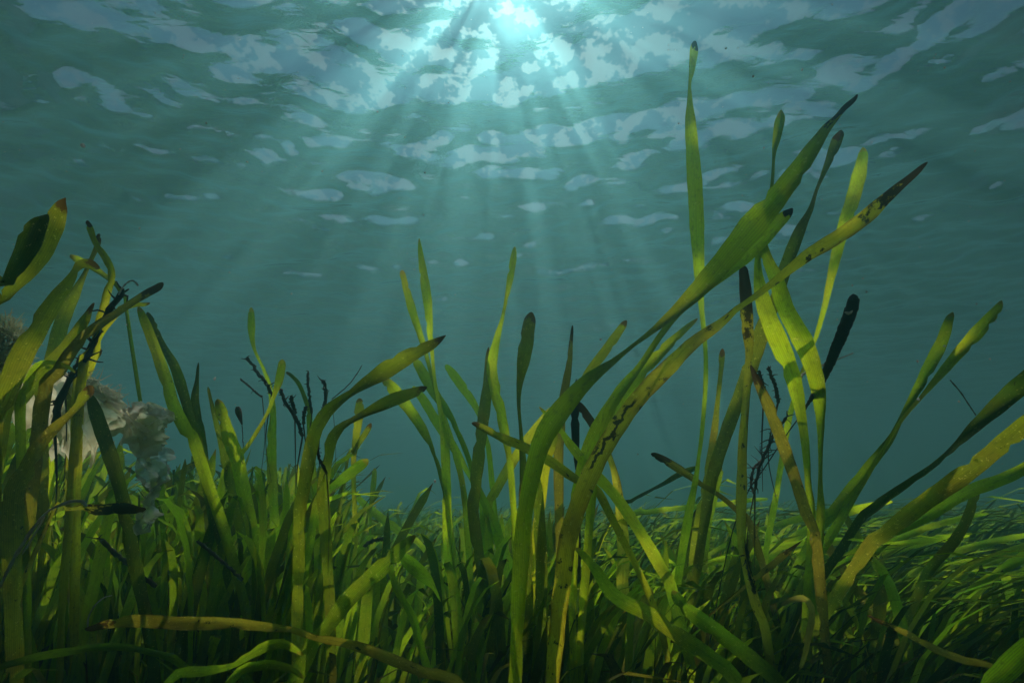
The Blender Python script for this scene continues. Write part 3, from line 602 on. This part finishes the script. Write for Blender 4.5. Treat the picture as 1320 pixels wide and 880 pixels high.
# ------------------------------------------------------------------ dense shoots that fill the thicket
def proto(seed, nl, lean, mats, curl=.25):
    r = random.Random(seed); e = empty('seagrass_shoot', (0, 0, 0)); out = []
    for k in range(nl):
        H = r.uniform(.45, 1.0); a = r.gauss(0, .62) + lean; b = r.gauss(0, .5); c = r.uniform(-curl, curl) * 1.8
        pts = []
        for t in np.linspace(1, 0, 7):
            x = a * .45 * H * t + c * t ** 3 * .5; y = b * .35 * H * t; z = H * t * (1 - .16 * abs(a) * t) - max(0, t - .8) * r.uniform(0, .5)
            pts.append([x * .3, y * .3, z * .3, 0, 0])
        W = r.uniform(.0075, .0115); tw = r.uniform(0, 3.1); tf = r.uniform(1.2, 3.2)
        P_, s = catmull(pts, 16); cc = P_[:, :3]; tan = np.gradient(cc, axis=0); tan /= np.linalg.norm(tan, axis=1)[:, None]
        th = tw + tf * s / s[-1]; base = np.stack([np.cos(th), np.sin(th), 0 * th], 1); acr = base - tan * (base * tan).sum(1)[:, None]; acr /= np.linalg.norm(acr, axis=1)[:, None]
        nn = np.cross(acr, tan); w = W * np.sqrt(np.clip(1 - (1 - np.clip(s / .006, 0, 1)) ** 2, .0004, 1)) * np.interp(s / s[-1], [0, .7, 1], [1, 1, .6])
        u = np.array([-.5, 0, .5]); pf = np.array([0, .12, 0])
        co = cc[:, None] + (w[:, None] * u)[..., None] * acr[:, None] + (w[:, None] * pf)[..., None] * nn[:, None]
        uv = np.stack(np.broadcast_arrays(u[None] + .5, s[:, None]), -1); i = np.arange(48).reshape(16, 3)
        q = np.stack([i[:-1, :-1], i[:-1, 1:], i[1:, 1:], i[1:, :-1]], -1).reshape(-1, 4)
        me = np_mesh('leaf', co, q, uv, M[r.choice(mats)]); o = bpy.data.objects.new('leaf', me); scene.collection.objects.link(o); o.parent = e
    return e
gm = ['green', 'green', 'fresh', 'olive', 'dark', 'green']
protos = [proto(i, 7 + i % 3, (-.1, .15, .45, .8)[i % 4], gm + (['yellow'] if i % 3 == 0 else []) + (['brown'] if i % 4 == 1 else [])) for i in range(12)]
SKY = ([-60, 0, 60, 100, 150, 200, 230, 300, 350, 400, 430, 480, 560, 600, 700, 760, 850, 900, 1000, 1100, 1200, 1330],
       [470, 490, 510, 560, 610, 610, 560, 590, 565, 560, 600, 690, 690, 650, 640, 665, 690, 665, 650, 695, 705, 700])
ZONES = [(70, 'olive shoot in the shaded corner thicket at the far left edge', 'shoots of the far left corner'),
         (150, 'dark shoot between the far left clump and the pale veil', 'shoots in front of the pale veil'),
         (225, 'green shoot around the trailing end of the pale veil', 'shoots round the trailing veil end'),
         (300, 'green shoot in the thicket under the rust coloured bud', 'shoots below the rust coloured bud'),
         (385, 'green shoot massed below the frayed black twigs', 'shoots below the frayed twigs'),
         (460, 'broad green shoot massed under the spear shaped leaves', 'shoots below the spear shaped leaves'),
         (540, 'shaded green shoot in the low gap left of the two slim leaves', 'shoots in the gap left of centre'),
         (625, 'green shoot at the feet of the two slim side by side leaves', 'shoots below the two slim leaves'),
         (715, 'green shoot crowded under the dark club shaped leaf', 'shoots below the club shaped leaf'),
         (830, 'green shoot crowded at the foot of the long arching rotting leaf', 'shoots below the arching leaf'),
         (930, 'green shoot below the half rolled straw coloured leaf', 'shoots below the straw coloured leaf'),
         (1020, 'green shoot crowded round the freckled straight leaf', 'shoots round the freckled leaf'),
         (1110, 'green shoot right below the tangled rotting sprig and brown leaf', 'shoots below the rotting sprig'),
         (1200, 'dark green shoot bending right under the V of two plain leaves', 'shoots below the V of leaves'),
         (1280, 'dark green shoot bending right under the two parallel edge leaves', 'shoots below the edge leaves'),
         (1500, 'dark green shoot in the lower right corner thicket', 'shoots of the lower right corner')]
rr = random.Random(21); placed = 0; used = [False] * len(protos)
while placed < 225:
    d = .44 + .95 * rr.random() ** 1.3; px = rr.uniform(-70, 1390)
    if d < .62 and 470 < px < 640: continue
    g0 = ground_point(px, d)
    top = np.interp(px, *SKY) + rr.uniform(-20, 95) * (1 if d > .7 else .8)
    ztop = CAM.z + d * (math.sin(PITCH) - (top - 440) / F * math.cos(PITCH))
    H = ztop - g0.z
    if H < .07: H = .07 + .06 * rr.random()
    right = px > 800
    k = rr.choice([i for i in range(12) if (i % 4 in ((1, 2, 3) if right else (0, 1, 2)))])
    src = protos[k]; sz = H / .27
    if not used[k]: e = src; used[k] = True
    else:
        e = src.copy(); scene.collection.objects.link(e)
        for ch in [c for c in src.children]:
            c = ch.copy(); scene.collection.objects.link(c); c.parent = e
    e.location = g0; e.rotation_euler = (0, 0, rr.uniform(-.7, .7)); sx = min(1.35, max(.8, sz)); e.scale = (sx, sx, sz)
    zi = next(z for z in ZONES if px < z[0]); tag(e, zi[1], 'seagrass', zi[2]); placed += 1
for k in range(12):
    if not used[k]:
        for c in list(protos[k].children): bpy.data.objects.remove(c)
        bpy.data.objects.remove(protos[k])

# ------------------------------------------------------------------ the meadow beyond and the undergrowth: countless leaves
def meadow(name, N, posf, hf, lean, wid, mat, label, seg=6, seed=1, mats=None):
    r = np.random.RandomState(seed); x, y = posf(r, N); h = hf(r, x, y); W = wid * (.7 + .6 * r.rand(N)) * np.clip(np.hypot(x, y) / 2.2, 1, 2.0)
    l = h * (lean * (np.clip(.45 + x / y, -.1, 1.3)) + (.35 if name != 'thicket' else .22) * r.randn(N)); az = r.randn(N) * .35; dx, dy = l * np.cos(az), l * np.sin(az) * .8
    t = np.linspace(0, 1, seg); bend = (1.4 + .8 * r.rand(N))[:, None]
    cx = x[:, None] + dx[:, None] * t ** bend; cyy = y[:, None] + dy[:, None] * t ** bend; cz = h[:, None] * np.sin(np.clip(t * (1.2 + .5 * r.rand(N)[:, None] + .25 * lean), 0, 1.9))
    a0 = r.rand(N)[:, None] * 3.14 + t * (r.rand(N)[:, None] * 2.4); w = W[:, None] * np.sqrt(np.clip(1 - t ** 5, .003, 1)) * .5
    ox, oy = np.cos(a0) * w, np.sin(a0) * w
    A = np.stack([cx - ox, cyy - oy, cz + w * .3], -1); B = np.stack([cx + ox, cyy + oy, cz - w * .3], -1)
    co = np.stack([A, B], 2).reshape(-1, 3); i = np.arange(N * seg * 2).reshape(N, seg, 2)
    q = np.stack([i[:, :-1, 0], i[:, :-1, 1], i[:, 1:, 1], i[:, 1:, 0]], -1).reshape(-1, 4)
    L_ = np.hypot(h, l); s = (1 - t)[None] * L_[:, None] + r.rand(N)[:, None] * 8 + .03
    uv = np.stack([np.stack([np.zeros_like(s), s], -1), np.stack([np.ones_like(s), s], -1)], 2).reshape(-1, 2)
    me = np_mesh(name, co, q, uv, mat)
    if mats:
        for m_ in mats: me.materials.append(m_)
        pick = r.randint(0, len(mats) + 1, N); me.polygons.foreach_set('material_index', np.repeat(pick, seg - 1)); me.update()
    o = bpy.data.objects.new(name, me); scene.collection.objects.link(o); tag(o, label, 'seagrass', None, 'stuff'); return o
def far_pos(r, N):
    y = 1.15 + 11 * r.rand(N) ** 1.5; x = (r.rand(N) * 2 - 1) * (y * 1.12 + .5); return x, y
def far_h(r, x, y):
    base = .235 + .02 * np.sin(x * 1.7 + y) + .018 * np.sin(y * 2.3 - x * .9)
    base += np.clip((x / y) - .15, 0, .8) * .05
    clump = np.sin(x * 5.1 + 2 * np.sin(y * 2.1)) * np.sin(y * 4.3 + 1.7 * np.sin(x * 1.9))
    return base * (.66 + .44 * r.rand(len(x)) ** 1.3 + .13 * clump + .22 * (r.rand(len(x)) > .97))
meadow('meadow', 26000, far_pos, far_h, .85, .0105, M['green'], 'pale green seagrass meadow fading into the haze, combed over to the right', 7, 1, [M['lime'], M['fresh'], M['olive'], M['green']])
def near_pos(r, N):
    y = .35 + 1.6 * r.rand(N); x = (r.rand(N) * 2 - 1) * (y * 1.15 + .25); return x, y
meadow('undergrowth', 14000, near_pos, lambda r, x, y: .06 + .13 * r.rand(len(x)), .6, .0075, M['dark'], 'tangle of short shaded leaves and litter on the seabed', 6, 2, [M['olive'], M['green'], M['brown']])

def mid_pos(r, N):
    y = .50 + 1.9 * r.rand(N) ** 1.1; x = (r.rand(N) * 2 - 1) * (y * 1.12 + .25); return x, y
def mid_h(r, x, y):
    px = 660 + F * x / (y * math.cos(PITCH)); lim = np.interp(px, *SKY) + 12 + 60 * r.rand(len(x))
    z = CAM.z + y * np.tan(PITCH - np.arctan((lim - 440) / F))
    return np.clip(z * (.75 + .25 * r.rand(len(x))), .08, .42)
meadow('thicket', 11500, mid_pos, mid_h, .6, .0088, M['green'], 'dense seagrass leaves crowding together behind the nearest shoots', 9, 4, [M['fresh'], M['olive'], M['green'], M['dark'], M['lime']])

# drifting specks
r = np.random.RandomState(9); g = Geo()
ico = np.array([(1,0,0),(-1,0,0),(0,1,0),(0,-1,0),(0,0,1),(0,0,-1)], float); fc = np.array([(0,2,4),(2,1,4),(1,3,4),(3,0,4),(2,0,5),(1,2,5),(3,1,5),(0,3,5)])
cs, fs = [], []
for i in range(1500):
    d = .35 + 2.6 * r.rand(); p = np.array(P(r.uniform(-60, 1380), r.uniform(-40, 650), d))
    if p[2] > SURF_Z - .1 or p[2] < .25: continue
    cs.append(ico * (.0005 + .0011 * r.rand() ** 4) * (.6 + .8 * r.rand(6, 1)) + p); fs.append(fc + 6 * len(fs))
me = np_mesh('drifting_specks', np.vstack(cs), np.vstack(fs), None, plain_mat('pale_speck', (.7, .72, .68), (.9, .9, .85), .8, trans=.6)); o = bpy.data.objects.new('drifting_specks', me); scene.collection.objects.link(o); tag(o, 'pale specks drifting all through the water', 'specks', None, 'stuff')
